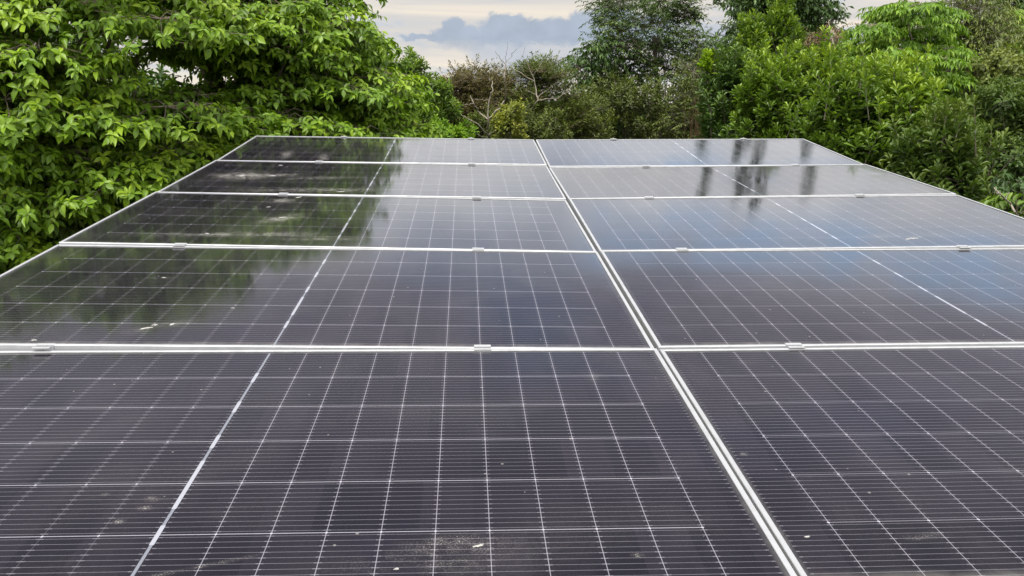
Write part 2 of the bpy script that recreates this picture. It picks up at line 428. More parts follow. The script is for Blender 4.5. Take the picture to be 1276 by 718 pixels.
# ------------------------------------------------------------------ solar panels
FH = 0.035
def frame_mesh():
    mb = MB(); hw, hd = PW / 2, PD / 2; b = mb.b
    # rails: outer wall 2 mm, top lip 11 mm, mitred: build a swept profile around the rectangle
    prof = [(0.0, -FH), (0.0, -0.0012), (0.0012, 0.0), (0.0095, 0.0), (0.0108, -0.0008), (0.0108, -0.0030), (0.002, -0.0030), (0.002, -FH + 0.002), (0.022, -FH + 0.002), (0.022, -FH)]
    rings = []
    for sx, sy in ((-1, -1), (1, -1), (1, 1), (-1, 1)):
        rings.append([b.verts.new((sx * (hw - a), sy * (hd - a), z)) for a, z in prof])
    n = len(prof)
    for i in range(4):
        A, B = rings[i], rings[(i + 1) % 4]
        for k in range(n):
            b.faces.new((A[k], B[k], B[(k + 1) % n], A[(k + 1) % n]))
    bmesh.ops.recalc_face_normals(b, faces=b.faces)
    me = bpy.data.meshes.new('frame'); b.to_mesh(me); b.free(); me.materials.append(ALU); return me
FRAME_ME = frame_mesh()
def glass_mesh():
    mb = MB(); mb.box(-PW / 2 + 0.0035, PW / 2 - 0.0035, -PD / 2 + 0.0035, PD / 2 - 0.0035, -0.0085, -0.0034)
    me = bpy.data.meshes.new('glass'); mb.b.to_mesh(me); mb.b.free(); me.materials.append(GLASS); return me

# measured lie of each panel: height, tilt along x, tilt along y (left column near to far, then right)
LIE = [(0.0107, -0.0002, -0.0145), (0.0038, 0.0112, -0.0034), (-0.0008, 0.0157, -0.0051), (-0.0036, 0.0105, -0.0002), (0.0073, 0.0051, 0.0186),
       (-0.0001, 0.0075, -0.0131), (-0.0065, 0.0078, -0.0010), (-0.0047, 0.0144, 0.0015), (-0.0090, 0.0181, -0.0090), (0.0030, 0.0121, 0.0295)]
ROWNAME = ['nearest', 'second', 'middle', 'fourth', 'farthest']
PANEL = {}
def panel_mat(i):
    side, row = i // 5, i % 5
    z0, zx, zy = LIE[i]
    yc = (row + 0.5) * PITCH + (0.0412 if side else 0.0)
    xc = (GX / 2 + PW / 2) * (1 if side else -1)
    ax = zx if side else -zx                 # tilt measured away from the seam
    rot = Matrix.Rotation(math.atan(zy), 4, 'X') @ Matrix.Rotation(-math.atan(ax), 4, 'Y')
    return T_ARR @ Matrix.Translation((xc, yc, z0)) @ rot
def on_panel(px, py, i):
    """local point of panel i seen at a photo pixel"""
    inv = panel_mat(i).inverted(); o_, d_ = inv @ CAMP, inv.to_3x3() @ ray(px, py)
    return o_ + d_ * (-(o_.z + 0.0034) / d_.z)
STAINS = []
for (i, px, py, hx, hy, an, st) in [(0, 572, 678, .075, .028, .05, .55), (0, 540, 700, .16, .045, .1, .16), (0, 188, 622, .014, .009, 0, .7), (0, 181, 633, .013, .008, 0, .5), (0, 148, 650, .010, .007, 0, .6), (0, 131, 616, .007, .005, 0, .6), (0, 795, 692, .010, .007, 0, .7), (0, 740, 470, .05, .02, 1.2, .15), (0, 220, 712, .12, .006, .35, .4),
        (1, 200, 407, .09, .03, .6, .35), (1, 205, 346, .05, .02, 0, .3),
        (2, 352, 272, .11, .05, .9, 1.7), (2, 352, 250, .07, .06, 1.0, 1.2), (2, 300, 292, .4, .05, .1, .7), (2, 400, 298, .2, .03, .1, .6),
        (3, 303, 219, .15, .12, .2, 2.4), (3, 350, 218, .12, .05, .3, 1.0), (3, 390, 237, .35, .06, .1, 1.1), (3, 395, 222, .2, .06, .3, .7),
        (4, 357, 193, .04, .16, .1, 1.3), (4, 404, 196, .04, .14, .1, 1.1), (7, 1138, 297, .04, .03, 0, .4), (7, 1150, 292, .4, .05, .1, .15), (5, 1150, 668, .04, .012, .1, .3), (5, 927, 566, .009, .007, .3, .5), (5, 930, 452, .03, .02, .3, .2)]:
    q_ = on_panel(px, py, i); STAINS.append((i, q_.x, q_.y, hx, hy, an, st))
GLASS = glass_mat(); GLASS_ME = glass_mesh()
PLABEL = [
    'nearest solar panel of the left column, a dusty smear low in it',
    'second solar panel of the left column, white droppings near its left end',
    'middle solar panel of the left column, dried grime on its dark left half',
    'fourth solar panel of the left column, pale dirt spray on its left end',
    'farthest solar panel of the left column, below the broadleaf tree',
    'nearest solar panel of the right column, in the bottom right corner',
    'second solar panel of the right column, cut by the right photo edge',
    'middle solar panel of the right column, bluish, with one pale dropping',
    'fourth solar panel of the right column, dark streaks over pale grey glass',
    'farthest solar panel of the right column, dark vertical streaks at its right',
]
for i in range(10):
    p = empty('solar_panel'); p.matrix_world = panel_mat(i); PANEL[i] = p
    tag(p, PLABEL[i], 'solar panel', 'solar panels in two columns of five')
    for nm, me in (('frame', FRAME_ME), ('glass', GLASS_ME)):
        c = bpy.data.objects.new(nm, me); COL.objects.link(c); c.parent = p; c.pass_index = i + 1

# bird droppings and dried dirt, thin crusts lying on the glass
def dropping(i, spots, seed):
    rr = random.Random(seed)
    for (px, py, rad, el, ang) in spots:
        q = on_panel(px, py, i); rad *= 0.62
        if not (abs(q.x) < PW / 2 - 0.03 and abs(q.y) < PD / 2 - 0.03): continue
        b = bmesh.new(); k = 22; ph = [rr.uniform(0, 6.28) for _ in range(4)]
        c = b.verts.new((q.x, q.y, -0.0020)); rims = []
        for f, z in ((0.55, -0.0022), (1.0, -0.0033)):
            rim = []
            for a in range(k):
                t = 2 * math.pi * a / k
                r_ = rad * f * (1 + 0.28 * math.sin(2 * t + ph[0]) + 0.22 * math.sin(3 * t + ph[1]) + 0.18 * math.sin(5 * t + ph[2]) + rr.uniform(-.14, .14))
                lx, ly = r_ * math.cos(t) * el, r_ * math.sin(t) / el
                rim.append(b.verts.new((q.x + lx * math.cos(ang) - ly * math.sin(ang), q.y + lx * math.sin(ang) + ly * math.cos(ang), z)))
            rims.append(rim)
        for a in range(k):
            n_ = (a + 1) % k
            b.faces.new((c, rims[0][a], rims[0][n_])); b.faces.new((rims[0][a], rims[1][a], rims[1][n_], rims[0][n_]))
        me = bpy.data.meshes.new('bird_dropping'); b.to_mesh(me); b.free(); me.materials.append(SPLAT)
        o_ = bpy.data.objects.new('bird_dropping', me); COL.objects.link(o_); o_.parent = PANEL[i]
dropping(0, [(597, 680, .008, 1.5, .3), (494, 709, .005, 1.6, .2)], 1)
dropping(1, [(182, 409, .014, 1.5, .5), (193, 405, .009, 1.6, .6), (215, 404, .011, 1.5, .9), (42, 424, .007, 1.4, .2), (204, 346, .006, 2, 0), (290, 384, .005, 1.6, 0)], 3)
dropping(2, [(352, 271, .014, 1.6, .5), (335, 258, .010, 1.5, .3), (372, 246, .016, 1.8, .8), (258, 291, .008, 1.6, 0)], 4)
dropping(3, [(302, 219, .012, 2, .3), (340, 219, .016, 1.9, .1), (350, 206, .012, 2, .2), (425, 239, .014, 2, .2)], 5)
dropping(7, [(1138, 297, .017, 1.7, .1), (1131, 298, .011, 1.5, 0)], 7)
dropping(5, [(1006, 669, .005, 1.3, .2)], 8)

# ------------------------------------------------------------------ clamps on the seams
def clamp_parts(end):
    mb = MB(); L = 0.023
    if not end:
        mb.box(-L, L, -0.0195, -0.0085, 0.0004, 0.0040, 0.0006); mb.box(-L, L, 0.0085, 0.0195, 0.0004, 0.0040, 0.0006)
        mb.box(-L, L, -0.0085, -0.0060, -0.016, 0.0030); mb.box(-L, L, 0.0060, 0.0085, -0.016, 0.0030)
        mb.box(-L, L, -0.0062, 0.0062, -0.019, -0.0155)
    else:
        mb.box(-L, L, -0.0125, 0.0120, 0.0004, 0.0040, 0.0006); mb.box(-L, L, 0.0022, 0.0062, -0.034, 0.0003); mb.box(-L, L, 0.0062, 0.030, -0.036, -0.032)
    m1 = bpy.data.meshes.new('clamp_plate'); mb.b.to_mesh(m1); mb.b.free(); m1.materials.append(ALU)
    mb = MB(); zb = -0.0125 if not end else 0.006
    mb.cyl((0, 0.0 if not end else 0.004, zb), 0.0055, 0.006, 6); mb.cyl((0, 0.0 if not end else 0.004, zb + 0.0035), 0.0035, 0.002, 10)
    m2 = bpy.data.meshes.new('bolt'); mb.b.to_mesh(m2); mb.b.free(); m2.materials.append(BOLT)
    return m1, m2
MIDC, ENDC = clamp_parts(False), clamp_parts(True)
SEAMN = {1: 'seam between the nearest and second panels', 2: 'seam between the second and middle panels', 3: 'seam between the middle and fourth panels',
         4: 'seam between the fourth and farthest panels', 5: 'far edge of the farthest panel'}
CL = [(0, 1, 1.647), (0, 1, .479), (1, 1, .388), (0, 2, 1.633), (0, 2, .474), (1, 2, .334), (1, 2, 1.504), (0, 3, 1.455), (0, 3, .466),
      (1, 3, .427), (1, 3, 1.56), (0, 4, 1.45), (0, 4, .482), (1, 4, .634), (1, 4, 1.623), (0, 5, 1.437), (0, 5, .479), (1, 5, .60), (1, 5, 1.618)]
for side, k, x in CL:
    i = side * 5 + k - 1
    lx = (x - PW / 2) * (1 if side else -1)
    if k < 5:
        a = panel_mat(i) @ Vector((lx, PD / 2, 0)); b_ = panel_mat(i + 1) @ Vector((lx, -PD / 2, 0)); pos = (a + b_) / 2
        pos = pos + (T_ARR.to_3x3() @ Vector((0, 0, abs((a - b_).z - (a - b_).y * 0) * 0.15)))
    else: pos = panel_mat(i) @ Vector((lx, PD / 2, 0))
    c = empty('mid_clamp' if k < 5 else 'end_clamp')
    c.matrix_world = Matrix.Translation(pos) @ panel_mat(i).to_3x3().to_4x4()
    only = sum(1 for s_, k_, _ in CL if s_ == side and k_ == k) == 1
    which = '' if only else ('outer ' if x > 1 else 'inner ')
    tag(c, f"{which}small silver clamp on the {SEAMN[k]}, {'right' if side else 'left'} column", 'clamp', 'clamps holding the panel edges')
    for nm, me in zip(('clamp_plate', 'bolt'), MIDC if k < 5 else ENDC):
        q = bpy.data.objects.new(nm, me); COL.objects.link(q); q.parent = c

# ------------------------------------------------------------------ foliage engine
def template(kind):
    """leaf blades: x across, y along (0..1), z up. returns verts, quads"""
    if kind == 'broad':
        T = [(0.0, .04), (.28, .80), (.62, .95), (1.0, .05)]; droop, fold = .22, .22
    elif kind == 'spat':
        T = [(0.0, .10), (.45, .62), (.80, 1.0), (1.0, .25)]; droop, fold = .10, .25
    elif kind == 'lance':
        T = [(0.0, .15), (.40, 1.0), (1.0, .05)]; droop, fold = .22, .15
    elif kind == 'flat':
        T = [(0.0, .20), (.50, 1.0), (1.0, .08)]; droop, fold = .15, 0.0
    V, F = [], []
    three = kind in ('broad', 'spat', 'lance')
    for t, wd in T:
        z = -droop * t * t
        if three: V += [(-wd * .5, t, z + fold * wd * .5), (0, t, z), (wd * .5, t, z + fold * wd * .5)]
        else: V += [(-wd * .5, t, z), (wd * .5, t, z)]
    k = 3 if three else 2
    for r_ in range(len(T) - 1):
        for c_ in range(k - 1):
            a = r_ * k + c_; F.append((a, a + 1, a + k + 1, a + k))
    return np.array(V), np.array(F)
TMPL = {k: template(k) for k in ('broad', 'spat', 'lance', 'flat')}

def unit(a): return a / np.maximum(np.linalg.norm(a, axis=-1, keepdims=True), 1e-9)

LRNG = np.random.default_rng(99)
def leaves(P, D, N, L, Wd, kind):
    V, F = TMPL[kind]
    Yv = unit(D); Xv = unit(np.cross(Yv, N)); Zv = np.cross(Xv, Yv)
    L = L[:, None]; Wd = Wd[:, None]
    vv = (P[:, None, :] + V[None, :, 0, None] * (Xv * Wd)[:, None, :] + V[None, :, 1, None] * (Yv * L)[:, None, :] + V[None, :, 2, None] * (Zv * L * LRNG.uniform(.2, 2.3, (len(P), 1)))[:, None, :])
    k = len(P); FF = (F[None] + (np.arange(k) * len(V))[:, None, None]).reshape(-1, 4)
    return vv.reshape(-1, 3), FF, len(F)

class Crown:
    def __init__(self): self.V = []; self.F = []; self.T = []; self.n = 0
    def add(self, V, F, T):
        self.V.append(V); self.F.append(F + self.n); self.T.append(T); self.n += len(V)
    def addleaves(self, P, D, N, L, Wd, kind, tint):
        V, F, k = leaves(P, D, N, L, Wd, kind); self.add(V, F, np.repeat(np.clip(tint, 0, 1), k))
    def build(self, name, mat, parent):
        return mesh_np(name, np.concatenate(self.V), np.concatenate(self.F), mat, parent, np.concatenate(self.T))

def tube(pts, radii, seg=6):
    pts = np.asarray(pts, float); n = len(pts)
    tan = unit(np.gradient(pts, axis=0)); ref = np.array([0.31, 0.87, 0.38])
    a = unit(np.cross(tan, ref)); b = np.cross(tan, a)
    ang = np.linspace(0, 2 * np.pi, seg, endpoint=False)
    V = pts[:, None] + (a[:, None] * np.cos(ang)[None, :, None] + b[:, None] * np.sin(ang)[None, :, None]) * np.asarray(radii)[:, None, None]
    F = []
    for i in range(n - 1):
        for j in range(seg):
            k = (j + 1) % seg; F.append((i * seg + j, i * seg + k, (i + 1) * seg + k, (i + 1) * seg + j))
    return V.reshape(-1, 3), np.array(F)

class Wood:
    def __init__(self): self.V = []; self.F = []; self.n = 0
    def tube(self, pts, radii, seg=6):
        V, F = tube(pts, radii, seg); self.V.append(V); self.F.append(F + self.n); self.n += len(V)
    def limb(self, rng, a, b, r0, r1, sag=0.0, n=6, wob=0.05, seg=6):
        a, b = np.asarray(a, float), np.asarray(b, float); t = np.linspace(0, 1, n)
        ln = np.linalg.norm(b - a)
        p = a + (b - a) * t[:, None]; p[:, 2] += sag * ln * np.sin(np.pi * t)
        p[1:-1] += rng.normal(0, wob * ln, (n - 2, 3)) * 0.5
        self.tube(p, r0 + (r1 - r0) * t, seg); return p
    def build(self, name, mat, parent):
        return mesh_np(name, np.concatenate(self.V), np.concatenate(self.F), mat, parent, smooth=True)

UP = np.array([0, 0, 1.0])
def rand_dirs(rng, n):
    v = rng.normal(size=(n, 3)); return unit(v)

# ---- shoots: the different ways leaves sit on their twigs ----
def sprays(cr, rng, P, D, length, nleaf, L, Wd, kind, tint, droop=0.5, drop_leaf=0.55, spread=0.9, wood=None, rw=0.004, jit=0.25):
    """leafy shoots: start P, direction D, leaves on both sides hanging by drop_leaf"""
    n = len(P); ln = length * rng.uniform(0.7, 1.25, n)
    t = (np.arange(nleaf) + 0.6) / nleaf
    pos = P[:, None] + D[:, None] * (ln[:, None] * t)[..., None]
    pos[..., 2] -= droop * ln[:, None] * t[None] ** 2 * 0.6
    tang = np.repeat(D[:, None], nleaf, 1).copy(); tang[..., 2] -= droop * 1.2 * t[None]; tang = unit(tang)
    side = unit(np.cross(tang, UP)); sg = np.where(np.arange(nleaf) % 2 == 0, 1.0, -1.0)[None, :, None]
    fwd = (0.35 + 0.9 * t ** 3)[None, :, None]
    ld = side * sg * spread * (1 - 0.6 * t ** 4)[None, :, None] + tang * fwd - UP * drop_leaf + rng.normal(0, jit, pos.shape)
    nn = unit(UP + tang * 0.3 + side * sg * 0.35 + rng.normal(0, 0.3, pos.shape))
    k = n * nleaf
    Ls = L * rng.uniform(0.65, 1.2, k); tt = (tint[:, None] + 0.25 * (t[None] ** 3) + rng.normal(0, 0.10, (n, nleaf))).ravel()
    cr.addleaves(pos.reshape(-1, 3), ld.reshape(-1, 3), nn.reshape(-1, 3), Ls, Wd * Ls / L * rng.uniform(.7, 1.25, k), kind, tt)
    if wood is not None:
        for i in range(n):
            tt2 = np.array([0, .5, 1.0]); p = P[i] + D[i] * (ln[i] * tt2)[:, None]; p[:, 2] -= droop * ln[i] * tt2 ** 2 * 0.6
            wood.tube(p, [rw, rw * .7, rw * .3], 3)

def whorls(cr, rng, P, A, nleaf, L, Wd, kind, tint, el=(20, 70), stem=0.05, tipbright=0.3):
    """rosettes: leaves around an axis A, at elevations el (degrees) above the plane across the axis"""
    n = len(P); A = unit(A)
    ref = np.where(np.abs(A[:, 2:3]) > 0.9, np.array([[1.0, 0, 0]]), UP[None]); a = unit(np.cross(A, ref)); b = np.cross(A, a)
    ph = rng.uniform(0, 6.28, n)[:, None] + np.arange(nleaf)[None] * 2.4
    fr_ = (np.arange(nleaf) / max(1, nleaf - 1))[None]
    e = np.radians(el[0] + (el[1] - el[0]) * fr_ + rng.normal(0, 10, (n, nleaf)))
    rad = a[:, None] * np.cos(ph)[..., None] + b[:, None] * np.sin(ph)[..., None]
    D = rad * np.cos(e)[..., None] + A[:, None] * np.sin(e)[..., None]
    N = A[:, None] * np.cos(e)[..., None] - rad * np.sin(e)[..., None] + rng.normal(0, .15, D.shape)
    pos = P[:, None] + A[:, None] * (stem * fr_)[..., None]
    Ls = (L * rng.uniform(.7, 1.2, (n, nleaf)) * (1 - 0.35 * fr_)).ravel()
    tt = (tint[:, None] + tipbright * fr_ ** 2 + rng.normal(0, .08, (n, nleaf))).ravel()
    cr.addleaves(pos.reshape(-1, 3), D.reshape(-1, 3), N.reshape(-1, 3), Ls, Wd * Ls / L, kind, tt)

def arr(v): return np.array([v.x, v.y, v.z])

VIEWR = np.array([math.cos(0.0546), math.sin(-0.0546) * -1, 0])      # roughly the camera's right
def lobe_points(rng, px0, px1, pyt, pyb, d, dd, n, round_top=0.5, pyfun=None):
    """lobe centres inside a rounded body whose front outline spans px0..px1, pyt..pyb at distance d (thickness dd)"""
    out = []
    while len(out) < n:
        u, v = rng.uniform(-1, 1), rng.uniform(0, 1)
        lim = 1 - round_top * abs(u) ** 2.2
        if v > lim: continue
        px = (px0 + px1) / 2 + u * (px1 - px0) / 2; py = pyb + (pyt - pyb) * v
        if pyfun is not None and py < pyfun(px): continue
        dep = d + rng.uniform(-1, 1) * dd * math.sqrt(max(0.05, 1 - u * u))
        out.append(arr(at(px, py, dep)))
    return np.array(out)

def plant(name, label, cat, base, group=None):
    e = empty(name, (float(base[0]), float(base[1]), 0.0)); return tag(e, label, cat, group)

def trunk_and_limbs(rng, wood, base, fork, r0, lobes, step=1, r_l=0.03, bare=0.0, extra=0.25):
    base = np.array([base[0], base[1], -0.15]); fork = np.asarray(fork, float)
    p = wood.limb(rng, base, fork, r0, r0 * 0.6, 0.0, 8, 0.03, 8)
    for c in lobes[::step]:
        f = rng.uniform(0.35, 1.0) ** 0.7
        k = min(len(p) - 1, int(f * (len(p) - 1)))
        s = p[k]
        if s[2] > c[2]: s = p[max(0, k - 2)]
        wood.limb(rng, s, c, r_l, 0.008, 0.06, 5, 0.08, 5)

# ---- style builders -------------------------------------------------------
def layered_tree(name, label, cat, seed, base, fork_z, r0, lobes, mat, rad=0.60, shoots=27, nleaf=15, L=0.082, Wd=0.039, kind='broad', bark=None, tint=0.38, slen=0.40, group=None, drop=0.42, flat=0.06, limbs=9, sdroop=0.45, term=0):
    rng = np.random.default_rng(seed); e = plant(name, label, cat, base, group)
    wd, cr = Wood(), Crown(); base3 = np.array([base[0], base[1], 0.0])
    fork = np.array([base[0] + rng.normal(0, .1), base[1] + rng.normal(0, .1), fork_z])
    trunk_and_limbs(rng, wd, base, fork, r0, lobes, limbs, r0 * 0.2)
    for c in lobes:
        rl = rad * rng.uniform(.7, 1.25); n = max(6, int(shoots * (rl / rad) ** 1.5))
        outd = c - np.array([base[0], base[1], c[2]]); outd = unit(outd + rng.normal(0, .15, 3)); outd[2] = 0
        ph = rng.uniform(0, 6.28, n); rr = np.sqrt(rng.uniform(0, 1, n)) * rl * .62
        off = np.stack([np.cos(ph) * rr, np.sin(ph) * rr, rng.normal(0, flat * rl, n) - 0.22 * rr], 1)
        off[:, 2] -= (off @ outd) * 0.22
        P = c + off
        D = unit(np.stack([np.cos(ph), np.sin(ph), np.zeros(n)], 1) + outd * .6 + rng.normal(0, .35, (n, 3)) * [1, 1, .35])
        lt = np.full(n, tint + rng.normal(0, .13)) + rng.normal(0, .10, n)
        sprays(cr, rng, P, D, slen, nleaf, L, Wd, kind, lt, sdroop, drop, 0.9, wd if rad > 0.4 else None, 0.004)
        if term:
            tip = P + D * slen * .95; tip[:, 2] -= sdroop * slen * .55
            whorls(cr, rng, tip, unit(UP * .9 + D * .7 + rng.normal(0, .2, D.shape)), term, L * 1.1, Wd * 1.15, kind, lt + .10, (-30, 25), .02, .18)
        for i in range(0, n, 3): wd.tube([c - [0, 0, .03], (c + P[i]) / 2 + [0, 0, .02], P[i]], [.007, .005, .004], 3)
    wd.build('trunk', bark or BARK, e); cr.build('crown', mat, e); return e

def rosette_shrub(name, label, cat, seed, base, lobes, mat, rad=0.45, n=26, nleaf=9, L=0.10, Wd=0.034, kind='spat', tint=0.4, el=(5, 70), bark=None, group=None, shoot=0.18, tops=0.25, r0=0.05, up=0.8, limbs=2, tall=0, skirt=0):
    rng = np.random.default_rng(seed); e = plant(name, label, cat, base, group); wd, cr = Wood(), Crown()
    top = lobes.mean(0)
    trunk_and_limbs(rng, wd, base, [top[0], top[1], max(0.8, lobes[:, 2].min() - 0.1)], r0, lobes, limbs, r0 * .35)
    if skirt:                                   # the same growth continues down to the ground
        zmin = lobes[:, 2].min(); k_ = rng.integers(0, len(lobes), skirt); low_ = lobes[k_].copy()
        low_[:, 2] = rng.uniform(.25, max(.6, zmin), skirt); low_[:, :2] += rng.normal(0, .15, (skirt, 2)); lobes = np.concatenate([lobes, low_])
    for c in lobes:
        rl = rad * rng.uniform(.7, 1.2); dv = rand_dirs(rng, n); dv[:, 2] = np.abs(dv[:, 2]) * 0.9 - .15 + (rng.uniform(0, 1, n) < .15) * -.5
        dv = unit(dv); P = c + dv * rl * rng.uniform(.55, 1.0, n)[:, None]
        A = unit(dv * (1 - up * .6) + UP * up + rng.normal(0, .22, (n, 3)))
        tn = np.full(n, tint + rng.normal(0, .08)) + rng.normal(0, .08, n) + tops * np.clip(dv[:, 2], 0, 1) * (rng.uniform(0, 1, n) < .5)
        # every shoot carries a lower ring of older leaves and a rosette of young ones
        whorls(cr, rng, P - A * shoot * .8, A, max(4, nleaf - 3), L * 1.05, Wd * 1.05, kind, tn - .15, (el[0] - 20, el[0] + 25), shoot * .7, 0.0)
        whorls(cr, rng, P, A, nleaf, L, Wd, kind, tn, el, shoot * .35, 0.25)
        for i in range(0, n, 3): wd.tube([c, (c + P[i]) / 2 - [0, 0, .03], P[i]], [.009, .006, .004], 3)
        for _ in range(tall):
            if rng.uniform() > .6: continue
            b0 = c + rng.normal(0, rl * .45, 3) * [1, 1, .3] + [0, 0, rl * .4]; ax_ = unit(UP + rng.normal(0, .22, 3)); h_ = rng.uniform(.18, .42)
            st = np.array([b0 + ax_ * h_ * f for f in (0.1, .4, .7, 1.0)])
            whorls(cr, rng, st, np.repeat(ax_[None], 4, 0), 7, L * .95, Wd * .9, kind, np.array([tint, tint + .1, tint + .22, tint + .38]), (25, 70), .05, .15)
            wd.tube([b0 - ax_ * .1, b0 + ax_ * h_ * .5, b0 + ax_ * h_], [.008, .006, .004], 3)
    wd.build('trunk', bark or BARK_D, e); cr.build('crown', mat, e); return e

def feathery(name, label, cat, seed, base, fork, lobes, mat, rad=0.6, n=26, nleaf=22, slen=.32, L=.05, Wd=.014, kind='flat', tint=.45, droop=.5, drop=.1, bark=None, group=None, r0=.06, limbs=3, out=.7, upb=.2, jit=.25, thick=.35, spread=.9, nmain=None):
    rng = np.random.default_rng(seed); e = plant(name, label, cat, base, group); wd, cr = Wood(), Crown()
    trunk_and_limbs(rng, wd, base, fork, r0, lobes[:nmain], limbs, r0 * .35)
    for li, c in enumerate(lobes):
        rl = (rad if np.isscalar(rad) else rad[li]) * rng.uniform(.65, 1.25)
        if not np.isscalar(rad): n = 60 if rad[li] > .3 else 6
        dv = rand_dirs(rng, n) * [1, 1, thick]; P = c + dv * rl * rng.uniform(.2, 1, n)[:, None]
        D = unit(dv * out + UP * upb + rng.normal(0, .35, (n, 3)))
        tn = np.full(n, tint + rng.normal(0, .10)) + rng.normal(0, .09, n)
        sprays(cr, rng, P, D, slen if np.isscalar(rad) else slen * float(np.clip(rl / .5, .3, 1)), nleaf, L, Wd, kind, tn, droop, drop, spread, None, jit=jit)
        for i in range(0, n, 2): wd.tube([c, (c + P[i]) / 2 + [0, 0, .02], P[i] + D[i] * slen * .5], [.009, .006, .003], 3)
    wd.build('trunk', bark or BARK_D, e); cr.build('crown', mat, e); return e

def base_of(px, d):
    q = at(px, 300, d); return (q.x, q.y)

PLANTS = True
# ------------------------------------------------------------------ the two broadleaf trees on the left
def edge_left(py):          # right-hand outline of the left trees at height py
    xs = [-460, -330, -230, -120, -40, 0, 12, 26, 40, 62, 72, 88, 104, 130, 160, 400]
    ys = [250, 300, 340, 375, 420, 432, 424, 450, 462, 462, 484, 500, 514, 508, 520, 520]
    return float(np.interp(py, xs, ys))
GAPS = [(35, 24, 16), (158, 50, 16), (176, 88, 17), (210, 76, 14), (252, 86, 16)]
def left_lobes(rng, n, x0, x1, y0, y1, d0, d1, lobe_px=58):
    out = []
    while len(out) < n:
        px, py, d = rng.uniform(x0, x1), rng.uniform(y0, y1), rng.uniform(d0, d1)
        half = 0.62 / d * F_PX * .95
        if px + half > edge_left(py): 
            if px > edge_left(py) - half * .75: continue
        if any(abs(px - gx) < half * 1.0 and -gr < py - gy < gr * 1.4 for gx, gy, gr in GAPS) and rng.uniform() < .93: continue
        out.append(arr(at(px, py, d)))
    return np.array(out)
rgL = np.random.default_rng(11)
LA = np.concatenate([left_lobes(rgL, 175, -260, 250, -85, 390, 7.4, 10.5), left_lobes(rgL, 5, 165, 195, -150, -80, 9, 10), left_lobes(rgL, 5, -50, 5, -150, -80, 9, 10),
                     left_lobes(rgL, 34, -60, 240, 10, 300, 7.4, 8.4), left_lobes(rgL, 22, -60, 150, -45, 60, 7.6, 9.5)])
LB = left_lobes(rgL, 150, 235, 520, -75, 185, 8.4, 11.5)
def rim(rng, pys, d0, d1):   # sprays that draw the outline on the right
    out = []
    for py in pys:
        d = rng.uniform(d0, d1); half = 0.62 / d * F_PX * .55
        out.append(arr(at(edge_left(py) - half, py + rng.uniform(-3, 3), d)))
    return np.array(out)
LB = np.concatenate([LB, rim(rgL, [-70, -50, -22, 4, 24, 34, 42, 50, 58, 66, 80, 96, 110, 125, 140, 155, 170, 182] , 9.0, 10.5)])
layered_tree('broadleaf_tree', 'big fresh green broadleaf tree filling the upper left corner beside the panels', 'tree', 21, base_of(110, 9.0), 4.6, .13, LA, LEAF['left'], drop=.30, sdroop=.25, term=7, nleaf=9, slen=.32)
layered_tree('broadleaf_tree', 'fresh green broadleaf tree just left of the open sky, trunk near the panel corner', 'tree', 22, base_of(300, 10.2), 4.9, .14, LB, LEAF['left'], tint=.34, drop=.30, sdroop=.25, term=7, nleaf=9, slen=.32)

# dim growth under and behind the broadleaf trees
rg_ = np.random.default_rng(5)
lob = lobe_points(rg_, -190, 130, 235, 430, 8.2, .6, 30, .3)
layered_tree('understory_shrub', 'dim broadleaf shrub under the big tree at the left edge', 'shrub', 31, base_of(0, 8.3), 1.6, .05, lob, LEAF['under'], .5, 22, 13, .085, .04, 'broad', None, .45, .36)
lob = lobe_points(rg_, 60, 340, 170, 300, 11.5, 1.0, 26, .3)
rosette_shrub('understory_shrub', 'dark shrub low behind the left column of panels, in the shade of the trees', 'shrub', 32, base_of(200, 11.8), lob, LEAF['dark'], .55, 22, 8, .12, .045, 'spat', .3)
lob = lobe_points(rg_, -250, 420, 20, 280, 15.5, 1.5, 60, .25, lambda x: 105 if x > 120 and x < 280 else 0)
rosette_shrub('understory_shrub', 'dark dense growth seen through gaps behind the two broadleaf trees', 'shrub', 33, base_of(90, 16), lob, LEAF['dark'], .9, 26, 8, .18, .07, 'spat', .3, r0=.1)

# ------------------------------------------------------------------ centre, beyond the far edge
lob = np.array([arr(at(x, y, 14 + rg_.uniform(-.5, .5))) for x, y in [(505, 112), (520, 105), (535, 108), (548, 112), (515, 128), (535, 130), (552, 132), (505, 150), (525, 152), (545, 150), (560, 140), (530, 175), (550, 180), (515, 90), (512, 82), (495, 100), (500, 170)]])
rosette_shrub('green_shrub', 'green shrub left of the brown bushes, one leafy shoot poking above it', 'shrub', 41, base_of(528, 14), lob, LEAF['shrub'], .20, 22, 9, .10, .028, 'spat', .30, shoot=.12)
def bush(name, label, seed, px0, px1, pyt, pyb, d, nl, mat, **kw):
    rg2 = np.random.default_rng(seed + 500); rt = kw.pop('round_top', .5); dd = kw.pop('dd', .7)
    lobs = lobe_points(rg2, px0, px1, pyt, pyb, d, dd, nl, rt)
    fork = arr(at((px0 + px1) / 2, pyb, d))
    return feathery(name, label, 'bush', seed, base_of((px0 + px1) / 2, d), fork, lobs, mat, **kw)
bush('brown_bush', 'brownish twiggy bush, the left one below the grey cloud', 42, 546, 648, 90, 185, 17, 74, LEAF['brown'], rad=.34, n=44, nleaf=14, slen=.26, L=.065, Wd=.020, kind='flat', droop=.1, drop=.0, upb=.8, round_top=.45, bark=TWIG)
bush('brown_bush', 'olive brown bush with feathery tips, right of the bare dead sapling', 43, 634, 724, 84, 185, 17.4, 70, LEAF['olive'], rad=.34, n=44, nleaf=14, slen=.26, L=.065, Wd=.020, kind='flat', tint=.30, droop=.2, drop=.1, upb=.7, round_top=.5, bark=TWIG)
lob = lobe_points(rg_, 618, 648, 132, 178, 14.6, .3, 12, .5)
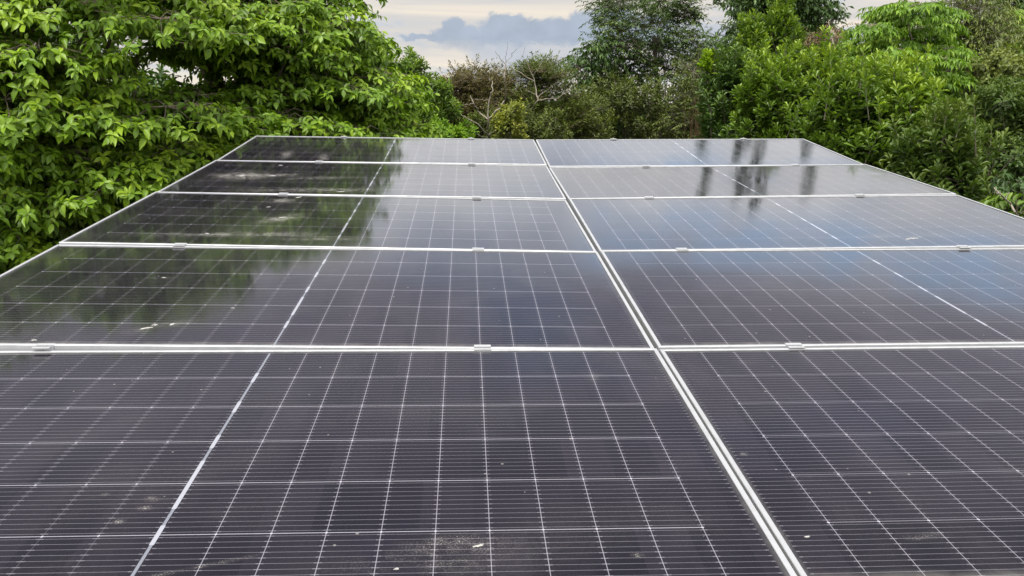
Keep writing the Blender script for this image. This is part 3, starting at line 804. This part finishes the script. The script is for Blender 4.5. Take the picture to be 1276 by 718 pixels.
rosette_shrub('yellow_shrub', 'small yellow green shrub at the foot of the bare dead sapling', 'shrub', 44, base_of(632, 14.6), lob, LEAF['yellow'], .18, 14, 8, .085, .035, 'spat', .45, shoot=.08)
lob = lobe_points(rg_, 540, 582, 156, 190, 13.2, .4, 14, .3)
rosette_shrub('low_shrub', 'low bright green shrub peeping over the far edge of the left column', 'shrub', 45, base_of(562, 13.2), lob, LEAF['bright'], .2, 16, 8, .09, .034, 'spat', .35, shoot=.1)
lob = lobe_points(rg_, 692, 752, 118, 190, 18.2, .7, 26, .4)
rosette_shrub('olive_shrub', 'dull olive shrub low at the left foot of the feathery tree', 'shrub', 46, base_of(722, 18), lob, LEAF['olive'], .34, 22, 9, .09, .03, 'spat', .45)
lob = lobe_points(rg_, 590, 700, 140, 190, 16, .5, 30, .2)
rosette_shrub('olive_shrub', 'low olive ground shrub behind the seam at the far edge, under the brown bushes', 'shrub', 47, base_of(645, 15.8), lob, LEAF['olive'], .26, 20, 9, .08, .028, 'spat', .35)

# bare dead saplings in front of the brown bushes
def dead_tree(name, label, seed, base, stems, d, r=.03):
    rng = np.random.default_rng(seed); e = plant(name, label, 'dead tree', base); wd = Wood()
    for pts, r0, r1 in stems:
        P = np.array([arr(at(x, y, d + .25 * math.sin(x * .7 + y * .3))) if y < 400 else np.array([base[0], base[1], -.1]) for x, y in pts])
        # smooth resample with a little crookedness
        t = np.linspace(0, len(P) - 1, 4 * (len(P) - 1) + 1); Q = np.stack([np.interp(t, np.arange(len(P)), P[:, k]) for k in range(3)], 1)
        Q[1:-1] += rng.normal(0, .008, Q[1:-1].shape)
        wd.tube(Q, np.linspace(r0, r1, len(Q)) * 0.62, 5)
    wd.build('trunk', BARK_P, e); return e
dead_tree('dead_sapling', 'bare pale dead sapling with forked stems, its thin top reaching into the grey cloud', 51, base_of(609, 15.5),
          [([(609, 500), (609, 171), (608, 149), (609.5, 125), (613.5, 113), (613.5, 101)], .034, .012), ([(608, 149), (596, 138), (590, 129), (586, 119)], .022, .007),
           ([(608, 149), (622, 135), (630, 125), (629, 97), (629.8, 80)], .022, .012), ([(629.8, 80), (622, 70), (617, 64)], .010, .004), ([(629.8, 80), (637, 70), (644, 61)], .010, .004),
           ([(629.5, 84), (631, 68), (632, 52)], .008, .003), ([(629, 92), (650, 74), (654, 58)], .007, .003), ([(629, 97), (612, 72)], .006, .003), ([(609, 171), (596, 155), (580, 147), (572, 140)], .018, .006),
           ([(609, 168), (625, 156), (648, 142)], .018, .007), ([(609, 175), (590, 165), (574, 168)], .014, .006), ([(590, 129), (578, 131), (566, 123)], .010, .004), ([(609, 125), (600, 124), (588, 125)], .008, .004)], 15.5)
dead_tree('dead_sapling', 'bare pale crooked branch stem in front of the olive brown bush', 52, base_of(650, 16.3),
          [([(648, 500), (650, 175), (653, 153), (662, 138), (669.5, 126), (668.5, 115), (664, 95), (655, 75)], .034, .010), ([(665, 101), (650, 92), (634, 82)], .016, .005),
           ([(669.5, 126), (680, 124), (692, 123), (704, 116), (712, 108)], .018, .005), ([(669, 122), (682, 112), (697, 100)], .014, .004), ([(664, 95), (672, 84), (676, 74)], .010, .004), ([(668, 118), (655, 112), (646, 103)], .010, .004)], 16.3)

# the tall feathery tree and the dark leafy one left of it
lob = np.array([arr(at(x, y, 21 + rg_.uniform(-.9, .9))) for x, y in
                [(725, 75), (738, 65), (750, 60), (735, 88), (752, 80), (765, 75), (742, 100), (760, 98), (775, 92), (730, 96), (750, 115), (768, 112), (780, 105), (745, 130), (765, 130), (758, 148), (740, 150), (775, 150), (722, 86), (762, 62)]])
feathery('dark_tree', 'dark green leafy small tree touching the left side of the tall feathery tree', 'tree', 61, base_of(755, 21), arr(at(757, 120, 21)), lob, LEAF['dark'], rad=.42, n=30, nleaf=9, slen=.3, L=.11, Wd=.045, kind='lance', tint=.35, droop=.8, drop=.5, thick=.7)
pts = [(752, 4), (765, -15), (775, 10), (800, 8), (822, 2), (838, -12), (850, 22), (836, 20), (762, 28), (778, 38), (794, 26), (808, 34), (824, 28), (842, 42), (858, 50), (872, 58), (772, 58), (788, 52), (804, 56), (820, 52),
       (836, 62), (852, 72), (866, 78), (780, 74), (798, 76), (816, 78), (830, 84), (786, 92), (846, 92), (808, 98), (868, 96), (752, 16), (760, 46), (858, 16), (846, 6), (768, 8)]
lob = np.array([arr(at(x, y, 21.5 + rg_.uniform(-1.3, 1.3))) for x, y in pts])
feathery('feathery_tree', 'tall airy tree with fine feathery leaves standing against the sky in the middle', 'tree', 62, base_of(818, 21.5), arr(at(815, 45, 21.5)), lob, LEAF['feather'], rad=.47, n=42, nleaf=16, slen=.34, L=.10, Wd=.030, kind='flat', tint=.28, droop=.3, drop=.2, thick=.45, r0=.075, out=.8, upb=.3, limbs=4)
lob = lobe_points(rg_, 735, 885, 100, 190, 19.5, .9, 55, .15)
rosette_shrub('tangled_shrub', 'dark tangled shrub around the foot of the tall feathery tree', 'shrub', 63, base_of(805, 19.5), lob, LEAF['olive'], .38, 22, 8, .10, .036, 'spat', .22)
lob = lobe_points(rg_, 835, 900, 75, 180, 18.5, .6, 30, .4)
feathery('dull_shrub', 'dull brownish green shrub right of the tall feathery tree', 'bush', 64, base_of(868, 18.5), arr(at(868, 150, 18.5)), lob, LEAF['olive'], rad=.36, n=24, nleaf=12, slen=.28, L=.07, Wd=.022, tint=.35, droop=.4, drop=.2, thick=.7)
e = plant('dry_stalks', 'clump of dry reddish brown stalks at the right foot of the feathery tree', 'dead plant', base_of(868, 16.5)); wd = Wood(); rr_ = np.random.default_rng(9)
for k in range(26):
    x = rr_.uniform(858, 882); wd.limb(rr_, arr(at(x + rr_.uniform(-4, 4), 260, 16.5 + rr_.uniform(-.3, .3))) * [1, 1, 0] , arr(at(x + rr_.uniform(-6, 6), rr_.uniform(108, 150), 16.5 + rr_.uniform(-.3, .3))), .010, .004, 0, 5, .02, 4)
wd.build('stalks', LEAF['dry'], e)

# ------------------------------------------------------------------ right hand side
pts = [(905, 60), (918, 45), (930, 30), (945, 20), (960, 8), (975, -5), (992, -10), (1008, 2), (1020, 15), (1030, 30), (1036, 30), (1046, 42), (1042, 18), (915, 70), (935, 55), (955, 40), (975, 30), (995, 20), (1012, 38), (925, 85), (950, 70), (975, 60), (1000, 50), (1022, 55),
       (960, -8), (985, -14), (1005, -12), (935, 2), (890, 76), (985, 85), (1010, 85), (960, 95)]
# narrow leading shoots that stand above the crown
for x_, top_, n_ in ((895, -106, 13), (942, -114, 13), (950, -98, 12), (970, -130, 14), (1034, -108, 13)):
    pts += [(x_ + rg_.uniform(-2, 2), y_) for y_ in np.linspace(4, top_, n_)]
lob = np.array([arr(at(x, y, 24 + rg_.uniform(-1.2, 1.2) * (0.2 if y < -15 else 1.0))) for x, y in pts])
NMAIN = 32
feathery('dark_tree', 'tall dark green tree rising out of the photo behind the right hand shrubs', 'tree', 71, base_of(970, 24), arr(at(972, 20, 24)), lob, LEAF['dark'], rad=np.array([.095 if y_ < -15 or 890 < x_ < 900 and y_ < 10 or x_ > 1032 else .62 for x_, y_ in pts]), n=60, nleaf=10, slen=.34, L=.12, Wd=.05, kind='lance', tint=.32, droop=.7, drop=.4, thick=.55, r0=.13, nmain=NMAIN)

def rshrub(label, seed, px0, px1, pyt, pyb, d, nl, mat, name='green_shrub', dd=.6, rt=.5, **kw):
    rg2 = np.random.default_rng(seed + 900); lobs = lobe_points(rg2, px0, px1, pyt, pyb, d, dd, nl, rt)
    a = dict(rad=.30, n=20, nleaf=10, L=.125, Wd=.042, tint=.34, el=(25, 78), up=1.1, tops=.34, tall=4, skirt=26); a.update(kw)
    return rosette_shrub(name, label, 'shrub', seed, base_of((px0 + px1) / 2, d), lobs, mat, **a)
G = LEAF['shrub']
# two pointed shrubs with upright shoots
lob = np.array([arr(at(x, y, 16 + rg_.uniform(-.3, .3))) for x, y in [(937, 30), (934, 42), (940, 45), (932, 55), (944, 58), (928, 66), (938, 70), (948, 72), (924, 80), (936, 85), (948, 88), (920, 95), (940, 100)]])
rosette_shrub('pointed_shrub', 'shorter of two pointed pale tipped shrubs before the tall dark tree', 'shrub', 72, base_of(937, 16), lob, G, .20, 18, 9, .11, .03, 'spat', .42, (35, 80), shoot=.16, up=1.3)
lob = np.array([arr(at(x, y, 16.5 + rg_.uniform(-.3, .3))) for x, y in [(974, 6), (970, 18), (977, 20), (966, 30), (980, 32), (972, 38), (962, 48), (984, 48), (972, 56), (960, 64), (984, 66), (972, 74), (958, 82), (984, 84), (970, 92), (962, 104), (980, 104)]])
rosette_shrub('pointed_shrub', 'taller pointed shrub with pale upright shoots touching the top of the photo', 'shrub', 73, base_of(972, 16.5), lob, G, .20, 18, 9, .11, .03, 'spat', .40, (35, 80), shoot=.16, up=1.3)
rshrub('rounded shrub with one bright yellow green shoot, right beside the dry stalks', 74, 880, 935, 82, 190, 14.5, 30, LEAF['dark'], tint=.5)
rshrub('green shrub with upright leaf rosettes behind the far right panel corner', 75, 930, 1000, 92, 190, 13.2, 44, G, tint=.26)
rshrub('light tipped shrub behind the right edge of the panels, left of the dead brown twigs', 76, 990, 1060, 80, 200, 13.8, 44, G, tint=.34)
rshrub('glossy green shrub leaning over the right edge of the fourth panel', 77, 1020, 1100, 120, 225, 11.6, 44, G, tint=.22, rad=.26)
rshrub('olive green shrub below the bright layered tree', 78, 1055, 1130, 112, 210, 13.6, 44, G, tint=.40)
rshrub('bushy green shrub with pale tips by the corner of the fourth right panel', 79, 1095, 1160, 115, 240, 11.8, 44, G, tint=.34, rad=.26)
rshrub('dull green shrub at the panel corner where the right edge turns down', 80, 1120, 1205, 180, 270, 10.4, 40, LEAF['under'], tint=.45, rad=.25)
for (x, y, d) in [(884, 72, 14.3)]:
    lob = np.array([arr(at(x, y, d)), arr(at(x + 4, y + 8, d)), arr(at(x - 3, y + 10, d))])
    rosette_shrub('young_shoot', 'single bright yellow green leafy shoot rising beside the dull shrub', 'plant', 81, base_of(x, d), lob, LEAF['bright'], .10, 9, 9, .11, .034, 'spat', .75, (35, 80), shoot=.12, up=1.4, r0=.02)
# dead brown twigs between dark tree and layered tree
bush('dead_bush', 'dead brown twiggy bush between the tall dark tree and the bright layered tree', 82, 1005, 1060, 32, 120, 17.5, 22, LEAF['dry'], rad=.30, n=20, nleaf=8, slen=.24, L=.06, Wd=.02, tint=.35, droop=.5, drop=.4, upb=.2, bark=TWIG)
dead_tree('dead_branch', 'bare pale bent branch rising from the dead brown bush', 83, base_of(1042, 17), [([(1042, 500), (1041, 75), (1040, 60), (1036, 45), (1033, 25)], .03, .012)], 17)
# bright tree in flat layers
pts = [(1125, 2), (1148, 4), (1106, 8), (1168, 12), (1112, 15), (1140, 14), (1100, 25), (1120, 24), (1140, 26), (1160, 22), (1085, 32), (1105, 36), (1130, 36), (1155, 34), (1172, 30), (1078, 46), (1095, 48), (1160, 44), (1120, 50), (1145, 54), (1170, 52), (1182, 60), (1090, 60), (1110, 62), (1135, 66), (1160, 68),
       (1178, 72), (1075, 70), (1100, 76), (1125, 80), (1150, 84), (1175, 88), (1110, 92), (1140, 98), (1165, 100), (1178, 92), (1160, 115), (1135, 112), (1172, 112), (1068, 58), (1115, 108)]
lob = np.array([arr(at(x, y, 15.6 + rg_.uniform(-.7, .7) - (y > 60) * .4)) for x, y in pts])
layered_tree('layered_tree', 'bright green tree with drooping leaves in flat tiers, right of the dead bush', 'tree', 84, base_of(1128, 15.9), arr(at(1128, 60, 15.9))[2], .10, lob, LEAF['bright'], .37, 34, 10, .108, .036, 'lance', None, .28, .22, drop=.5)
pts = [(1165, 140), (1180, 135), (1195, 145), (1150, 150), (1172, 155), (1190, 160), (1160, 170), (1182, 172), (1200, 168), (1170, 186), (1190, 186), (1205, 180), (1180, 200), (1198, 200), (1165, 204), (1188, 215), (1205, 152)]
lob = np.array([arr(at(x, y, 12.5 + rg_.uniform(-.4, .4))) for x, y in pts])
layered_tree('layered_sapling', 'bright green sapling with drooping tiers in front of the dark thicket at right', 'tree', 85, base_of(1182, 12.6), arr(at(1180, 180, 12.6))[2], .05, lob, LEAF['bright'], .28, 18, 9, .10, .032, 'lance', None, .40, .20, drop=.8)
# olive, bamboo-like trees at right
pts = [(1190, 20), (1196, 8), (1208, 4), (1220, 12), (1235, 20), (1196, 32), (1204, 24), (1218, 30), (1236, 36), (1198, 46), (1210, 44), (1228, 50), (1244, 52), (1194, 62), (1214, 64), (1234, 68), (1200, 80), (1222, 84), (1242, 86), (1196, 98), (1215, 102), (1236, 106), (1205, 120), (1225, 125), (1200, -15), (1225, -12), (1250, 40), (1192, 130), (1245, 124)]
lob = np.array([arr(at(x, y, 17 + rg_.uniform(-.8, .8))) for x, y in pts])
feathery('olive_tree', 'olive green feathery tree with drooping sprays right of the bright layered tree', 'tree', 86, base_of(1215, 17), arr(at(1213, 60, 17)), lob, LEAF['olive'], rad=.50, n=34, nleaf=14, slen=.42, L=.085, Wd=.020, tint=.50, droop=.9, drop=.4, thick=.5, upb=.25)
lob = lobe_points(rg_, 1222, 1268, 62, 150, 15.2, .3, 26, .3)
rosette_shrub('climbing_vine', 'pale leaved vine hanging over the right side of the olive tree', 'vine', 87, base_of(1246, 15.2), lob, LEAF['olive'], .26, 14, 6, .085, .05, 'spat', .62, up=.2)
pts = [(1250, 18), (1265, 12), (1280, 20), (1244, 35), (1262, 34), (1282, 40), (1252, 52), (1272, 56), (1292, 50), (1262, 72), (1285, 76), (1268, 92), (1290, 100), (1275, 112), (1300, 30), (1310, 60)]
lob = np.array([arr(at(x, y, 20 + rg_.uniform(-.7, .7))) for x, y in pts])
layered_tree('layered_tree', 'mid green tree with tiered leaves in the upper right corner of the photo', 'tree', 88, base_of(1275, 20), arr(at(1275, 60, 20))[2], .09, lob, LEAF['left'], .5, 24, 10, .13, .05, 'lance', None, .36, .30, drop=.7)
lob = lobe_points(rg_, 1238, 1330, -30, 60, 28, 1.0, 26, .4)
feathery('dark_tree', 'dark distant tree top at the right edge behind the mid green tiered tree', 'tree', 89, base_of(1285, 28), arr(at(1285, 30, 28)), lob, LEAF['dark'], rad=.7, n=34, nleaf=9, slen=.45, L=.13, Wd=.05, kind='lance', tint=.30, droop=.6, drop=.3, thick=.6, r0=.12)
# thicket above the right end
lob = lobe_points(rg_, 1195, 1330, 120, 290, 12.5, .7, 60, .2)
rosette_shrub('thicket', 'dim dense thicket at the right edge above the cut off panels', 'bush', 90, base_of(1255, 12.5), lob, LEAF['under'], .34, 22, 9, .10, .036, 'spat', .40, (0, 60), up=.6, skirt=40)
lob = np.array([arr(at(x, y, 9.2 + rg_.uniform(-.3, .3))) for x, y in [(1266, 246), (1279, 238), (1290, 250), (1273, 262), (1294, 268), (1302, 245)]])
layered_tree('broadleaf_shrub', 'green and yellow broadleaf shrub beside the panel edge at the far right', 'shrub', 91, base_of(1278, 9.2), arr(at(1278, 270, 9.2))[2], .03, lob, LEAF['shrub'], .16, 7, 8, .10, .035, 'broad', None, .12, .18)
dead_tree('broken_branch', 'brown broken branch slanting up beside the panel edge at the far right', 92, base_of(1270, 8.6), [([(1276, 500), (1274, 285), (1266, 268), (1258, 252), (1248, 244), (1239, 234)], .020, .009), ([(1250, 246), (1244, 241), (1237, 240)], .009, .004), ([(1254, 249), (1256, 240)], .008, .003)], 8.6)
feathery('dark_shrub', 'dark shrub below the slanting broken branch at the right edge', 'bush', 93, base_of(1260, 10.5), arr(at(1260, 290, 10.5)), lobe_points(rg_, 1190, 1330, 225, 330, 10.6, .4, 30, .2), LEAF['dark'], rad=.30, n=22, nleaf=9, slen=.3, L=.10, Wd=.034, kind='lance', tint=.25, droop=.8, drop=.5, thick=.6)

# ------------------------------------------------------------------ the wood beyond, one dim mass
def woodland():
    rng = np.random.default_rng(77); cr = Crown()
    for px in range(-700, 2000, 16):
        top = 118 if px < 470 else (114 if px < 720 else (118 if px < 900 else 62))
        for d in (24, 29, 34):
            t = top + rng.uniform(0, 28) + (8 if d < 30 else 0)
            n = 210
            py = t + (330 - t) * rng.uniform(0, 1, n) ** 1.5; pxx = px + rng.normal(0, 14, n)
            P = np.array([arr(at(a, b, d + rng.uniform(-2, 2))) for a, b in zip(pxx, py)])
            D = unit(rng.normal(0, 1, (n, 3)) * [1, 1, .6] - UP * .4)
            cr.addleaves(P, D, unit(UP + rng.normal(0, .5, (n, 3))), rng.uniform(.25, .55, n), rng.uniform(.12, .25, n), 'flat', np.clip(rng.normal(.35, .18, n), 0, 1))
    o = mesh_np('woodland', np.concatenate(cr.V), np.concatenate(cr.F), LEAF['under'], None, np.concatenate(cr.T))
    tag(o, 'dim mass of woodland far behind the trees and shrubs', 'woodland', kind='stuff')
woodland()

# ------------------------------------------------------------------ grass and seedlings on the ground round the array
def undergrowth():
    rng = np.random.default_rng(123); cr = Crown(); n = 26000
    P = np.stack([rng.uniform(-14, 14, n), rng.uniform(-6, 24, n), np.zeros(n)], 1)
    P = P[(np.sin(P[:, 0] * 1.3 + np.sin(P[:, 1])) + rng.normal(0, .7, len(P))) > -.6]; n = len(P)
    tall = np.where(rng.uniform(0, 1, n) < .15, 2.0, 1.0)
    for k in range(3):
        D = unit(rng.normal(0, .45, (n, 3)) * [1, 1, 0] + UP * rng.uniform(.4, 1, (n, 1)))
        cr.addleaves(P + rng.normal(0, .04, (n, 3)) * [1, 1, 0], D, unit(np.cross(D, rng.normal(0, 1, (n, 3)))), rng.uniform(.12, .38, n) * tall, rng.uniform(.015, .05, n) * tall, 'flat', np.clip(rng.normal(.45, .2, n), 0, 1))
    o = mesh_np('undergrowth', np.concatenate(cr.V), np.concatenate(cr.F), LEAF['shrub'], None, np.concatenate(cr.T))
    tag(o, 'grass and seedlings covering the ground under the trees', 'undergrowth', kind='stuff')
undergrowth()
